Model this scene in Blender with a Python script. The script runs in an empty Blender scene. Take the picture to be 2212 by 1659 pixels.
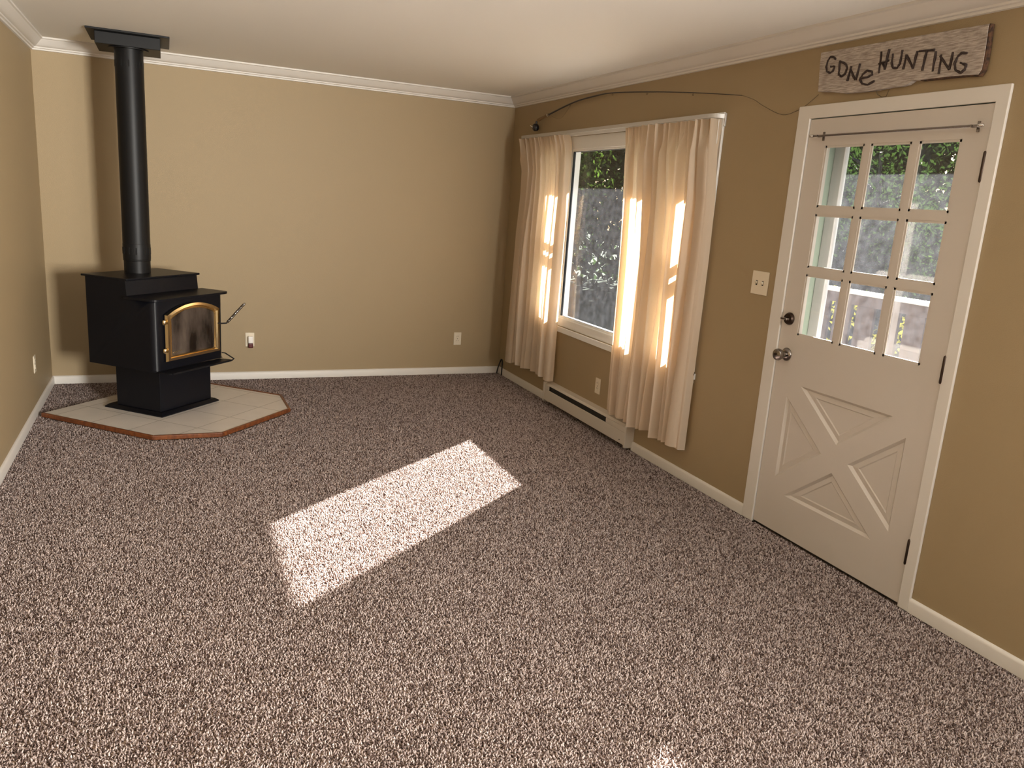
import bpy, bmesh, math, random
from mathutils import Vector, Matrix
from mathutils.geometry import tessellate_polygon
R = math.radians
C = bpy.context.scene.collection
sc = bpy.context.scene

# ------------------------------------------------------------------ camera, world, sun, area lights, exposure
def cam_axes(yaw, pitch, roll):
    f = Vector((math.sin(yaw)*math.cos(pitch), math.cos(yaw)*math.cos(pitch), math.sin(pitch)))
    r = Vector((math.cos(yaw), -math.sin(yaw), 0)); u = r.cross(f)
    c, s = math.cos(roll), math.sin(roll)
    return c*r + s*u, c*u - s*r, f
cam = bpy.data.cameras.new('camera'); co = bpy.data.objects.new('camera', cam); C.objects.link(co)
cam.sensor_fit = 'HORIZONTAL'; cam.sensor_width = 36; cam.lens = 1692.9/2212*36; cam.clip_start = .02
r_, u_, f_ = cam_axes(.4212, -.2276, .0687)
co.matrix_world = Matrix(((r_.x, u_.x, -f_.x, -2.808), (r_.y, u_.y, -f_.y, -6.596), (r_.z, u_.z, -f_.z, 1.558), (0, 0, 0, 1)))
sc.camera = co

w = bpy.data.worlds.new('sky'); sc.world = w; w.use_nodes = True
nt = w.node_tree; bg = nt.nodes['Background']
sky = nt.nodes.new('ShaderNodeTexSky'); sky.sky_type = 'NISHITA'; sky.sun_disc = False
sky.sun_elevation = R(29); sky.sun_rotation = R(90-37.4); sky.air_density = 1.0; sky.dust_density = 1.5
nt.links.new(sky.outputs[0], bg.inputs[0]); bg.inputs[1].default_value = .35

SUN = Vector((.794, .608, .555)).normalized()
sl = bpy.data.lights.new('sun', 'SUN'); sl.energy = 70; sl.angle = R(.6); sl.color = (1, .95, .86)
so = bpy.data.objects.new('sun', sl); C.objects.link(so); so.rotation_euler = SUN.to_track_quat('Z', 'Y').to_euler()

def area(name, loc, to, sx, sy, e, col):
    l = bpy.data.lights.new(name, 'AREA'); l.shape = 'RECTANGLE'; l.size = sx; l.size_y = sy; l.energy = e; l.color = col
    o = bpy.data.objects.new(name, l); C.objects.link(o); o.location = loc
    o.rotation_euler = (Vector(loc)-Vector(to)).to_track_quat('Z', 'Y').to_euler()
    return o
# added fill lights behind the camera, set at two made-up window openings
area('fill_light_side', (.14, -7.05, 1.78), (-3, -4.0, 1.75), 1.6, .5, 135, (1, .97, .92))
up = area('fill_light_rear', (-.5, -8.9, 1.5), (-3.4, -3.8, 2.1), .75, 1.0, 175, (1, .96, .89)); up.data.spread = R(74)

vs = sc.view_settings; vs.view_transform = 'Standard'; vs.look = 'None'; vs.gamma = 1; vs.use_curve_mapping = False; vs.exposure = -.33

# ------------------------------------------------------------------ materials
def mat(name, col, rough=.5, metal=0, bump=None, spec=None, noise=None):
    m = bpy.data.materials.new(name); m.use_nodes = True; n = m.node_tree; b = n.nodes['Principled BSDF']
    b.inputs['Base Color'].default_value = (*col, 1); b.inputs['Roughness'].default_value = rough; b.inputs['Metallic'].default_value = metal
    if spec is not None: b.inputs['Specular IOR Level'].default_value = spec
    tc = n.nodes.new('ShaderNodeTexCoord')
    if bump:
        t = n.nodes.new('ShaderNodeTexNoise'); t.inputs['Scale'].default_value = bump[0]; t.inputs['Detail'].default_value = 2
        n.links.new(tc.outputs['Object'], t.inputs['Vector'])
        bp = n.nodes.new('ShaderNodeBump'); bp.inputs['Strength'].default_value = bump[1]; bp.inputs['Distance'].default_value = bump[2]
        n.links.new(t.outputs['Fac'], bp.inputs['Height']); n.links.new(bp.outputs[0], b.inputs['Normal'])
    if noise:                                   # (scale, second colour, stretch)
        t = n.nodes.new('ShaderNodeTexNoise'); t.inputs['Scale'].default_value = noise[0]; t.inputs['Detail'].default_value = 4
        mp = n.nodes.new('ShaderNodeMapping'); mp.inputs['Scale'].default_value = noise[2] if len(noise) > 2 else (1, 1, 1)
        n.links.new(tc.outputs['Object'], mp.inputs[0]); n.links.new(mp.outputs[0], t.inputs['Vector'])
        rp = n.nodes.new('ShaderNodeValToRGB'); rp.color_ramp.elements[0].position = .35; rp.color_ramp.elements[1].position = .65
        rp.color_ramp.elements[0].color = (*noise[1], 1); rp.color_ramp.elements[1].color = (*col, 1)
        n.links.new(t.outputs['Fac'], rp.inputs[0]); n.links.new(rp.outputs[0], b.inputs['Base Color'])
    return m

M = {}
M['wall'] = mat('tan_wall_paint', (.345, .260, .149), .55, bump=(210, .22, .004), spec=.35)
M['ceil'] = mat('ceiling_paint', (.86, .845, .80), .8, bump=(160, .08, .003))
M['trim'] = mat('white_trim_paint', (.68, .645, .595), .42)
M['door'] = mat('door_paint', (.58, .53, .475), .38)
M['vinyl'] = mat('white_vinyl', (.82, .82, .80), .35)
M['green'] = mat('pale_green_paint', (.34, .42, .36), .5)
M['deckwhite'] = mat('white_outdoor_paint', (.6, .6, .6), .5)
M['iron'] = mat('black_stove_steel', (.0045, .0047, .007), .38, .0, bump=(300, .1, .002), spec=.2)
M['pipe'] = mat('black_pipe_paint', (.005, .005, .0055), .45, spec=.25)
M['slot'] = mat('dark_slot', (.003, .003, .003), .9)
M['brass'] = mat('polished_brass', (.84, .68, .41), .17, 1)
M['brassdark'] = mat('dull_brass', (.42, .30, .14), .35, .9)
M['chrome'] = mat('chrome', (.7, .68, .66), .18, 1)
M['bronze'] = mat('dark_bronze', (.05, .032, .024), .35, .8)
M['nickel'] = mat('aged_nickel', (.27, .24, .22), .22, 1)
M['ivory'] = mat('ivory_plastic', (.72, .64, .50), .4)
M['whiteplastic'] = mat('white_plastic', (.85, .82, .78), .4)
M['redplastic'] = mat('dark_red_plastic', (.09, .006, .008), .3)
M['heater'] = mat('heater_enamel', (.60, .55, .48), .45)
M['dark'] = mat('dark_opening', (.02, .017, .014), .8)
M['rail'] = mat('grey_metal_track', (.55, .53, .50), .4, .3)
M['wood'] = mat('stained_oak', (.20, .062, .018), .38, noise=(60, (.11, .03, .009), (1, 1, .4)))
M['black'] = mat('black_plastic', (.008, .008, .010), .4)
M['cork'] = mat('brown_cork', (.20, .12, .05), .7)
M['rodblank'] = mat('dark_rod_blank', (.022, .014, .012), .3)
M['line'] = mat('thin_line', (.10, .075, .05), .6)
M['board'] = mat('weathered_board', (.50, .44, .39), .85, bump=(90, .5, .004), noise=(26, (.27, .225, .19), (1, .9, 9)))
M['bark'] = mat('twig_bark', (.035, .020, .016), .8)
M['barkedge'] = mat('brown_bark_edge', (.13, .06, .028), .85, bump=(60, .8, .01), noise=(70, (.03, .016, .010)))
M['deck'] = mat('deck_boards', (.13, .115, .105), .8)
M['concrete'] = mat('pale_concrete', (.62, .60, .56), .9, noise=(12, (.54, .52, .48)))
M['fence'] = mat('brown_stained_boards', (.075, .05, .045), .8, noise=(20, (.05, .032, .03), (1, 1, .2)))
M['grass'] = mat('grass', (.014, .034, .014), .95, noise=(6, (.008, .022, .012)), spec=.1)
M['trunk'] = mat('tree_bark', (.07, .06, .05), .9, bump=(40, .6, .02))
M['soffit'] = mat('eave_paint', (.6, .6, .57), .7)

def leafmat(name, col, tr):
    m = bpy.data.materials.new(name); m.use_nodes = True; n = m.node_tree; n.nodes.clear()
    o = n.nodes.new('ShaderNodeOutputMaterial'); d = n.nodes.new('ShaderNodeBsdfDiffuse'); t = n.nodes.new('ShaderNodeBsdfTranslucent'); x = n.nodes.new('ShaderNodeMixShader')
    d.inputs[0].default_value = (*col, 1); t.inputs[0].default_value = (*tr, 1); x.inputs[0].default_value = .5
    n.links.new(d.outputs[0], x.inputs[1]); n.links.new(t.outputs[0], x.inputs[2]); n.links.new(x.outputs[0], o.inputs[0]); return m
M['leaf1'] = leafmat('dark_leaves', (.009, .018, .006), (.018, .036, .008))
M['leaf2'] = leafmat('mid_leaves', (.016, .033, .008), (.048, .09, .014))
M['leaf3'] = leafmat('yellow_leaves', (.08, .073, .013), (.13, .12, .017))

def cloth():
    m = bpy.data.materials.new('cream_curtain_cloth'); m.use_nodes = True; n = m.node_tree; n.nodes.clear()
    o = n.nodes.new('ShaderNodeOutputMaterial'); d = n.nodes.new('ShaderNodeBsdfDiffuse'); t = n.nodes.new('ShaderNodeBsdfTranslucent'); x = n.nodes.new('ShaderNodeMixShader')
    d.inputs[0].default_value = (.78, .68, .55, 1); t.inputs[0].default_value = (.84, .65, .43, 1); x.inputs[0].default_value = .40
    tc = n.nodes.new('ShaderNodeTexCoord'); wv = n.nodes.new('ShaderNodeTexNoise'); wv.inputs['Scale'].default_value = 60; wv.inputs['Detail'].default_value = 3
    mp = n.nodes.new('ShaderNodeMapping'); mp.inputs['Scale'].default_value = (1, 1, .18)
    bp = n.nodes.new('ShaderNodeBump'); bp.inputs['Strength'].default_value = .25; bp.inputs['Distance'].default_value = .004
    n.links.new(tc.outputs['Object'], mp.inputs[0]); n.links.new(mp.outputs[0], wv.inputs[0]); n.links.new(wv.outputs['Fac'], bp.inputs['Height'])
    n.links.new(bp.outputs[0], d.inputs['Normal'])
    n.links.new(d.outputs[0], x.inputs[1]); n.links.new(t.outputs[0], x.inputs[2]); n.links.new(x.outputs[0], o.inputs[0]); return m
M['cloth'] = cloth()

def glass(name, dust):
    m = bpy.data.materials.new(name); m.use_nodes = True; n = m.node_tree; n.nodes.clear()
    o = n.nodes.new('ShaderNodeOutputMaterial'); tr = n.nodes.new('ShaderNodeBsdfTransparent'); g = n.nodes.new('ShaderNodeBsdfGlossy'); g.inputs['Roughness'].default_value = .01
    lw = n.nodes.new('ShaderNodeLayerWeight'); lw.inputs[0].default_value = .5
    pw = n.nodes.new('ShaderNodeMath'); pw.operation = 'POWER'; pw.inputs[1].default_value = 5; n.links.new(lw.outputs['Facing'], pw.inputs[0])
    fr = n.nodes.new('ShaderNodeMath'); fr.operation = 'MULTIPLY_ADD'; fr.inputs[1].default_value = .93; fr.inputs[2].default_value = .04; n.links.new(pw.outputs[0], fr.inputs[0])
    x = n.nodes.new('ShaderNodeMixShader')
    tl = n.nodes.new('ShaderNodeBsdfTranslucent'); tl.inputs[0].default_value = (.85, .88, 1, 1); y = n.nodes.new('ShaderNodeMixShader')
    tc = n.nodes.new('ShaderNodeTexCoord'); ns = n.nodes.new('ShaderNodeTexNoise'); ns.inputs['Scale'].default_value = 22; ns.inputs['Detail'].default_value = 6
    rg = n.nodes.new('ShaderNodeMapRange'); rg.inputs[1].default_value = .3; rg.inputs[2].default_value = .75; rg.inputs[3].default_value = dust*.5; rg.inputs[4].default_value = dust*1.6
    n.links.new(tc.outputs['Object'], ns.inputs[0]); n.links.new(ns.outputs['Fac'], rg.inputs[0]); n.links.new(rg.outputs[0], y.inputs[0])
    n.links.new(fr.outputs[0], x.inputs[0]); n.links.new(tr.outputs[0], x.inputs[1]); n.links.new(g.outputs[0], x.inputs[2])
    n.links.new(x.outputs[0], y.inputs[1]); n.links.new(tl.outputs[0], y.inputs[2]); n.links.new(y.outputs[0], o.inputs[0]); return m
M['glass'] = glass('dusty_window_glass', .006)
M['glassclean'] = glass('door_glass', .002)
M['stormglass'] = glass('dusty_storm_glass', .010)

def carpet():
    m = bpy.data.materials.new('brown_frieze_carpet'); m.use_nodes = True; n = m.node_tree; b = n.nodes['Principled BSDF']
    b.inputs['Roughness'].default_value = .95; b.inputs['Specular IOR Level'].default_value = .1
    tc = n.nodes.new('ShaderNodeTexCoord')
    t = n.nodes.new('ShaderNodeTexNoise'); t.inputs['Scale'].default_value = 120; t.inputs['Detail'].default_value = 2; t.inputs['Roughness'].default_value = .7
    big = n.nodes.new('ShaderNodeTexNoise'); big.inputs['Scale'].default_value = 3.5; big.inputs['Detail'].default_value = 3
    rp = n.nodes.new('ShaderNodeValToRGB'); e = rp.color_ramp.elements
    e[0].position = .37; e[0].color = (.040, .021, .016, 1); e[1].position = .60; e[1].color = (.52, .40, .335, 1)
    k = e.new(.46); k.color = (.225, .155, .125, 1)
    mx = n.nodes.new('ShaderNodeMixRGB'); mx.blend_type = 'MULTIPLY'; mx.inputs[0].default_value = 1
    mr = n.nodes.new('ShaderNodeMapRange'); mr.inputs[1].default_value = .3; mr.inputs[2].default_value = .7; mr.inputs[3].default_value = .86; mr.inputs[4].default_value = 1.08
    n.links.new(tc.outputs['Object'], t.inputs[0]); n.links.new(tc.outputs['Object'], big.inputs[0])
    n.links.new(t.outputs['Fac'], rp.inputs[0]); n.links.new(big.outputs['Fac'], mr.inputs[0])
    n.links.new(rp.outputs[0], mx.inputs[1]); n.links.new(mr.outputs[0], mx.inputs[2]); n.links.new(mx.outputs[0], b.inputs['Base Color'])
    bp = n.nodes.new('ShaderNodeBump'); bp.inputs['Strength'].default_value = .7; bp.inputs['Distance'].default_value = .008
    n.links.new(t.outputs['Fac'], bp.inputs['Height']); n.links.new(bp.outputs[0], b.inputs['Normal'])
    return m
M['carpet'] = carpet()

def pilemat():
    m = bpy.data.materials.new('flecked_carpet_yarn'); m.use_nodes = True; n = m.node_tree; b = n.nodes['Principled BSDF']
    b.inputs['Roughness'].default_value = .95; b.inputs['Specular IOR Level'].default_value = .08
    at = n.nodes.new('ShaderNodeAttribute'); at.attribute_name = 'tuft'
    rp = n.nodes.new('ShaderNodeValToRGB'); rp.color_ramp.interpolation = 'LINEAR'; e = rp.color_ramp.elements
    e[0].position = 0; e[0].color = (.085, .055, .046, 1); e[1].position = 1; e[1].color = (.66, .555, .52, 1)
    k = e.new(.20); k.color = (.18, .126, .113, 1); k = e.new(.45); k.color = (.40, .315, .288, 1)
    n.links.new(at.outputs['Fac'], rp.inputs[0]); n.links.new(rp.outputs[0], b.inputs['Base Color']); return m
M['pile'] = pilemat()

def tile():
    m = bpy.data.materials.new('beige_hearth_tile'); m.use_nodes = True; n = m.node_tree; b = n.nodes['Principled BSDF']
    b.inputs['Roughness'].default_value = .3
    tc = n.nodes.new('ShaderNodeTexCoord'); mp = n.nodes.new('ShaderNodeMapping'); mp.inputs['Location'].default_value = (.02, -.03, 0)
    br = n.nodes.new('ShaderNodeTexBrick'); br.offset = 0; br.inputs['Scale'].default_value = 1; br.inputs['Brick Width'].default_value = .305; br.inputs['Row Height'].default_value = .305
    br.inputs['Mortar Size'].default_value = .003; br.inputs['Color1'].default_value = (.72, .675, .62, 1); br.inputs['Color2'].default_value = (.66, .615, .57, 1); br.inputs['Mortar'].default_value = (.34, .30, .26, 1)
    n.links.new(tc.outputs['Object'], mp.inputs[0]); n.links.new(mp.outputs[0], br.inputs[0])
    ns = n.nodes.new('ShaderNodeTexNoise'); ns.inputs['Scale'].default_value = 9; ns.inputs['Detail'].default_value = 6
    n.links.new(tc.outputs['Object'], ns.inputs[0])
    mr = n.nodes.new('ShaderNodeMapRange'); mr.inputs[3].default_value = .88; mr.inputs[4].default_value = 1.08; n.links.new(ns.outputs['Fac'], mr.inputs[0])
    mx = n.nodes.new('ShaderNodeMixRGB'); mx.blend_type = 'MULTIPLY'; mx.inputs[0].default_value = 1
    n.links.new(br.outputs[0], mx.inputs[1]); n.links.new(mr.outputs[0], mx.inputs[2]); n.links.new(mx.outputs[0], b.inputs['Base Color']); return m
M['tile'] = tile()

def soot():
    m = mat('sooty_stove_glass', (.05, .042, .036), .12, spec=.5); n = m.node_tree; b = n.nodes['Principled BSDF']
    tc = n.nodes.new('ShaderNodeTexCoord'); mp = n.nodes.new('ShaderNodeMapping'); mp.inputs['Scale'].default_value = (9, 1, 3)
    ns = n.nodes.new('ShaderNodeTexNoise'); ns.inputs['Scale'].default_value = 1; ns.inputs['Detail'].default_value = 4
    rp = n.nodes.new('ShaderNodeValToRGB'); rp.color_ramp.elements[0].position = .35; rp.color_ramp.elements[0].color = (.012, .008, .006, 1)
    rp.color_ramp.elements[1].position = .7; rp.color_ramp.elements[1].color = (.11, .085, .068, 1)
    n.links.new(tc.outputs['Object'], mp.inputs[0]); n.links.new(mp.outputs[0], ns.inputs[0]); n.links.new(ns.outputs['Fac'], rp.inputs[0]); n.links.new(rp.outputs[0], b.inputs['Base Color'])
    return m
M['soot'] = soot()

# ------------------------------------------------------------------ mesh helpers
class MB:
    def __init__(s): s.v = []; s.f = []
    def add(s, vs, fs):
        k = len(s.v); s.v += [tuple(v) for v in vs]; s.f += [tuple(i+k for i in f) for f in fs]; return s
    def box(s, a, b):
        x0, y0, z0 = [min(p, q) for p, q in zip(a, b)]; x1, y1, z1 = [max(p, q) for p, q in zip(a, b)]
        return s.add([(x0,y0,z0),(x1,y0,z0),(x1,y1,z0),(x0,y1,z0),(x0,y0,z1),(x1,y0,z1),(x1,y1,z1),(x0,y1,z1)],
                     [(0,3,2,1),(4,5,6,7),(0,1,5,4),(1,2,6,5),(2,3,7,6),(3,0,4,7)])
    def tube(s, pts, r, n=8, closed=False):
        pts = [Vector(p) for p in pts]; N = len(pts); rs = r if isinstance(r, (list, tuple)) else [r]*N
        vs = []; fs = []; prev = None
        for i, p in enumerate(pts):
            if closed: t = pts[(i+1) % N]-pts[i-1]
            else: t = pts[min(i+1, N-1)]-pts[max(i-1, 0)]
            t.normalize()
            if prev is None: a = t.orthogonal().normalized()
            else:
                a = prev-t*prev.dot(t)
                a = a.normalized() if a.length > 1e-6 else t.orthogonal().normalized()
            prev = a; b = t.cross(a)
            for k in range(n):
                an = 2*math.pi*k/n; vs.append(p+(a*math.cos(an)+b*math.sin(an))*rs[i])
        for i in range(N if closed else N-1):
            j = (i+1) % N
            for k in range(n): fs.append((i*n+k, i*n+(k+1) % n, j*n+(k+1) % n, j*n+k))
        if not closed: fs.append(tuple(reversed(range(n)))); fs.append(tuple((N-1)*n+k for k in range(n)))
        return s.add(vs, fs)
    def lathe(s, prof, org, axis, n=24):           # prof: (radius, distance along axis)
        ax = Vector(axis).normalized(); a = ax.orthogonal().normalized(); b = ax.cross(a); o = Vector(org); vs = []; fs = []
        for r, h in prof:
            for k in range(n):
                an = 2*math.pi*k/n; vs.append(o+ax*h+(a*math.cos(an)+b*math.sin(an))*max(r, 1e-5))
        for i in range(len(prof)-1):
            for k in range(n): fs.append((i*n+k, i*n+(k+1) % n, (i+1)*n+(k+1) % n, (i+1)*n+k))
        fs.append(tuple(reversed(range(n)))); fs.append(tuple((len(prof)-1)*n+k for k in range(n)))
        return s.add(vs, fs)
    def plate(s, outer, holes, fn0, fn1):          # 2-D outline with holes, between two depths
        loops = [list(outer)]+[list(h) for h in holes]
        flat = [p for l in loops for p in l]; N = len(flat)
        tri = tessellate_polygon([[Vector((p[0], p[1], 0)) for p in l] for l in loops])
        vs = [fn0(*p) for p in flat]+[fn1(*p) for p in flat]; fs = []
        for t in tri: fs.append(tuple(t)); fs.append(tuple(i+N for i in reversed(t)))
        k = 0
        for l in loops:
            m = len(l)
            for i in range(m):
                j = (i+1) % m; fs.append((k+i, k+j, N+k+j, N+k+i))
            k += m
        return s.add(vs, fs)
    def sweep(s, prof, path, closed=False):        # prof (a,b) on per-point frames path: (origin, va, vb)
        n = len(prof); vs = []; fs = []
        for o, va, vb in path:
            for a, b in prof: vs.append(Vector(o)+Vector(va)*a+Vector(vb)*b)
        for i in range(len(path)-1):
            for k in range(n): fs.append((i*n+k, i*n+(k+1) % n, (i+1)*n+(k+1) % n, (i+1)*n+k))
        fs.append(tuple(range(n))); fs.append(tuple((len(path)-1)*n+k for k in reversed(range(n))))
        return s.add(vs, fs)
    def build(s, name, m, parent=None, smooth=None, bevel=0, seg=2):
        me = bpy.data.meshes.new(name); me.from_pydata(s.v, [], s.f)
        bm = bmesh.new(); bm.from_mesh(me); bmesh.ops.recalc_face_normals(bm, faces=bm.faces); bm.to_mesh(me); bm.free()
        me.materials.append(M[m] if isinstance(m, str) else m)
        if smooth:
            me.polygons.foreach_set('use_smooth', [True]*len(me.polygons)); me.set_sharp_from_angle(angle=R(smooth))
        o = bpy.data.objects.new(name, me); C.objects.link(o)
        if parent: o.parent = parent
        if bevel:
            b = o.modifiers.new('bevel', 'BEVEL'); b.width = bevel; b.segments = seg; b.limit_method = 'ANGLE'; b.angle_limit = R(40)
        return o
def tag(o, label=None, cat=None, group=None, kind=None):
    if label: o['label'] = label
    if cat: o['category'] = cat
    if group: o['group'] = group
    if kind: o['kind'] = kind
    return o
def empty(name, loc, rz=0, **k):
    o = bpy.data.objects.new(name, None); C.objects.link(o); o.location = loc; o.rotation_euler = (0, 0, rz); o.empty_display_size = .1
    return tag(o, **k)
def struct(o, label, cat): return tag(o, label, cat, None, 'structure')
def rect(a0, b0, a1, b1): return [(a0, b0), (a1, b0), (a1, b1), (a0, b1)]

W, H, YF = 3.625, 2.434, -9.0           # room width, ceiling height, front wall behind the camera
XW = .12                                # outer face of the right wall
WY0, WY1, WZ0, WZ1 = -.36, -2.88, .635, 2.065     # window opening
DY0, DY1, DZ1 = -3.565, -4.508, 2.040             # door opening
# ------------------------------------------------------------------ room shell
struct(MB().box((-W-.1, .1, -.08), (XW, YF-.1, -.009)).build('floor', 'carpet'), 'brown flecked carpet covering the whole floor', 'floor')
def pile():
    import numpy as np
    rg = np.random.default_rng(3); d = .0073
    gx, gy = np.meshgrid(np.arange(-W+.006, -.004, d), np.arange(-5.75, -.006, d*.9)); n = gx.size
    px = gx.ravel()+rg.uniform(-.42, .42, n)*d; py = gy.ravel()+rg.uniform(-.42, .42, n)*d
    c, s = math.cos(SR), math.sin(SR); lx = (px-SX)*c+(py-SY)*s; ly = -(px-SX)*s+(py-SY)*c
    q = np.array([(-.600, .432), (-.606, -.491), (-.334, -.787), (.372, -.785), (.655, -.503), (.640, .432)]); ins = np.ones(n, bool)
    for k in range(6):
        a, b = q[k], q[(k+1) % 6]; ins &= ((b[0]-a[0])*(ly-a[1])-(b[1]-a[1])*(lx-a[0])) > 0
    px, py = px[~ins], py[~ins]; n = px.size
    lean = rg.normal(0, .0036, (n, 2)); h = rg.uniform(.008, .0135, n); a0 = rg.uniform(0, 6.28, n); sz = rg.uniform(.75, 1.25, n)
    V = np.empty((n, 9, 3))
    for lv, (t, r) in enumerate(((0, .0027), (.55, .0035), (1, .0017))):
        for k in range(3):
            a = a0+k*2.0944+lv*.9
            V[:, lv*3+k, 0] = px+lean[:, 0]*t*t+np.cos(a)*r*sz; V[:, lv*3+k, 1] = py+lean[:, 1]*t*t+np.sin(a)*r*sz; V[:, lv*3+k, 2] = -.0105+h*t
    np.clip(V[:, :, 0], -W+.002, -.002, out=V[:, :, 0]); np.clip(V[:, :, 1], None, -.002, out=V[:, :, 1])
    quads = [(lv*3+k, lv*3+(k+1) % 3, lv*3+3+(k+1) % 3, lv*3+3+k) for lv in range(2) for k in range(3)]
    loc = np.array([i for f in quads for i in f]+[6, 7, 8]); L = loc.size
    me = bpy.data.meshes.new('carpet_pile'); me.vertices.add(n*9); me.vertices.foreach_set('co', V.ravel())
    li = (np.arange(n)[:, None]*9+loc[None]).ravel().astype(np.int32); me.loops.add(li.size); me.loops.foreach_set('vertex_index', li)
    st_ = np.array([0, 4, 8, 12, 16, 20, 24]); ps = (np.arange(n)[:, None]*L+st_[None]).ravel().astype(np.int32)
    me.polygons.add(ps.size); me.polygons.foreach_set('loop_start', ps); me.update(calc_edges=True)
    me.polygons.foreach_set('use_smooth', [True]*ps.size)
    at = me.attributes.new('tuft', 'FLOAT', 'POINT'); at.data.foreach_set('value', np.repeat(rg.random(n), 9).astype(np.float32))
    me.materials.append(M['pile']); o = bpy.data.objects.new('carpet_pile', me); C.objects.link(o)
    tag(o, 'flecked brown and beige tufted carpet pile over the floor', 'carpet', None, 'stuff')
SX, SY, SR = -2.862, -.793, math.pi/2-.761
pile()
struct(MB().box((-W-.1, .1, H), (XW, YF-.1, H+.1)).build('ceiling', 'ceil'), 'smooth warm white ceiling', 'ceiling')
struct(MB().box((-W, 0, 0), (0, .1, H)).build('wall_back', 'wall'), 'tan textured wall behind the wood stove', 'wall')
struct(MB().box((-W-.1, .1, 0), (-W, YF-.1, H)).build('wall_left', 'wall'), 'tan wall at left edge beside the stove', 'wall')
X = lambda d: (lambda y, z: (d, y, z))
outer = [(.1, 0), (DY0, 0), (DY0, DZ1), (DY1, DZ1), (DY1, 0), (YF, 0), (YF, H), (.1, H)]
struct(MB().plate(outer, [rect(WY0, WZ0, WY1, WZ1), rect(-6.2, 1.5, -7.9, 2.05)], X(0), X(XW)).build('wall_right', 'wall'), 'tan wall holding the curtained window and the white door', 'wall')
Y = lambda d: (lambda x, z: (x, d, z))
struct(MB().plate(rect(-W, 0, 0, H), [rect(-1.0, .95, -.1, 2.05)], Y(YF), Y(YF-.1)).build('wall_front', 'wall'), 'tan wall behind the viewpoint', 'wall')

# baseboards (rounded top)
bp = [(0, 0), (.013, 0), (.013, .048), (.010, .057), (.004, .062), (0, .062)]
def bboard(segs, name, label):
    mb = MB()
    for p, q, nrm in segs: mb.sweep(bp, [(p, nrm, (0, 0, 1)), (q, nrm, (0, 0, 1))])
    struct(mb.build(name, 'trim', smooth=50), label, 'baseboard')
bboard([((-W, 0, 0), (0, 0, 0), (0, -1, 0))], 'baseboard_back', 'white baseboard along the back wall')
bboard([((-W, 0, 0), (-W, YF, 0), (1, 0, 0))], 'baseboard_left', 'white baseboard along the left wall')
bboard([((0, 0, 0), (0, -1.10, 0), (-1, 0, 0)), ((0, -2.36, 0), (0, -3.493, 0), (-1, 0, 0)), ((0, -4.553, 0), (0, YF, 0), (-1, 0, 0))], 'baseboard_right', 'white baseboard along the window and door wall')
# crown moulding: a = out from wall, b = down from ceiling (negative)
cp = [(0, 0), (.085, 0), (.085, -.010), (.076, -.014), (.070, -.022), (.058, -.034), (.044, -.050), (.033, -.058), (.026, -.060), (.024, -.068), (.014, -.071), (.012, -.080), (0, -.082)]
def crown(p, q, n, t, name, label):
    p, q, n, t = Vector(p), Vector(q), Vector(n), Vector(t)
    mb = MB(); vs = []; k = len(cp)
    for o, s in ((p, 1), (q, -1)):
        for a, b in cp: vs.append(o+n*a+t*(a*s)+Vector((0, 0, b)))
    mb.add(vs, [(i, (i+1) % k, k+(i+1) % k, k+i) for i in range(k)])
    struct(mb.build(name, 'trim', smooth=25), label, 'crown moulding')
crown((-W, 0, H), (0, 0, H), (0, -1, 0), (1, 0, 0), 'trim_1', 'white crown moulding along the back wall')
crown((-W, YF, H), (-W, 0, H), (1, 0, 0), (0, 1, 0), 'trim_2', 'white crown moulding along the left wall')
crown((0, YF, H), (0, 0, H), (-1, 0, 0), (0, 1, 0), 'trim_3', 'white crown moulding above window and door')

# ------------------------------------------------------------------ main window
win = empty('window_1', (0, -1.62, WZ0), label='white three-part window behind the cream curtains', cat='window', kind='structure')
def wl(o):
    o.location = (0, 1.62, -WZ0); return o
def frame_yz(mb, y0, y1, z0, z1, x0, x1, holes):
    mb.plate(rect(y0, z0, y1, z1), holes, X(x0), X(x1)); return mb
wl(frame_yz(MB(), WY0+.045, WY1-.045, WZ0-.042, WZ1+.045, -.014, 0, [rect(WY0, WZ0, WY1, WZ1)]).build('casing', 'vinyl', win, bevel=.003))
ML, MR = (-1.04, -1.098), (-2.25, -2.46)     # mullions
lites = [rect(-.74, .715, ML[0], 1.965), rect(ML[1], .700, MR[0], 1.972), rect(MR[1], .715, -2.68, 1.965)]
outer_l = [lites[0], rect(-1.058, .700, MR[0], 1.972), lites[2]]
wl(frame_yz(MB(), WY0, WY1, WZ0, WZ1, .010, .050, lites).build('frame', 'vinyl', win, bevel=.004))
wl(frame_yz(MB(), WY0, WY1, WZ0, WZ1, .050, .118, outer_l).build('outer_frame', 'vinyl', win))
for nm, l in zip(('side', 'centre', 'side'), lites):
    y0, y1 = l[0][0], l[1][0]; z0, z1 = l[0][1], l[2][1]
    if nm == 'side':
        wl(MB().box((.018, y0, 1.27), (.045, y1, 1.32)).build('meeting_rail', 'vinyl', win, bevel=.003))
        wl(MB().box((.03, y0, 1.16), (.06, y1, 1.232)).build('meeting_rail', 'vinyl', win, bevel=.003))
    else:
        mb = frame_yz(MB(), y0+.001, y1-.001, z0-.001, z1+.001, .022, .05, [rect(y0-.014, z0+.014, y1+.014, z1-.014)])
        wl(mb.build('glazing_bead', 'vinyl', win, bevel=.003))
        wl(frame_yz(MB(), y0-.014, y1+.014, z0+.014, z1-.014, .026, .046, [rect(y0-.017, z0+.017, y1+.017, z1-.017)]).build('gasket', 'black', win))
    wl(MB().box((.034, y0, z0), (.038, y1, z1)).build('pane', 'glass', win))

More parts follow.
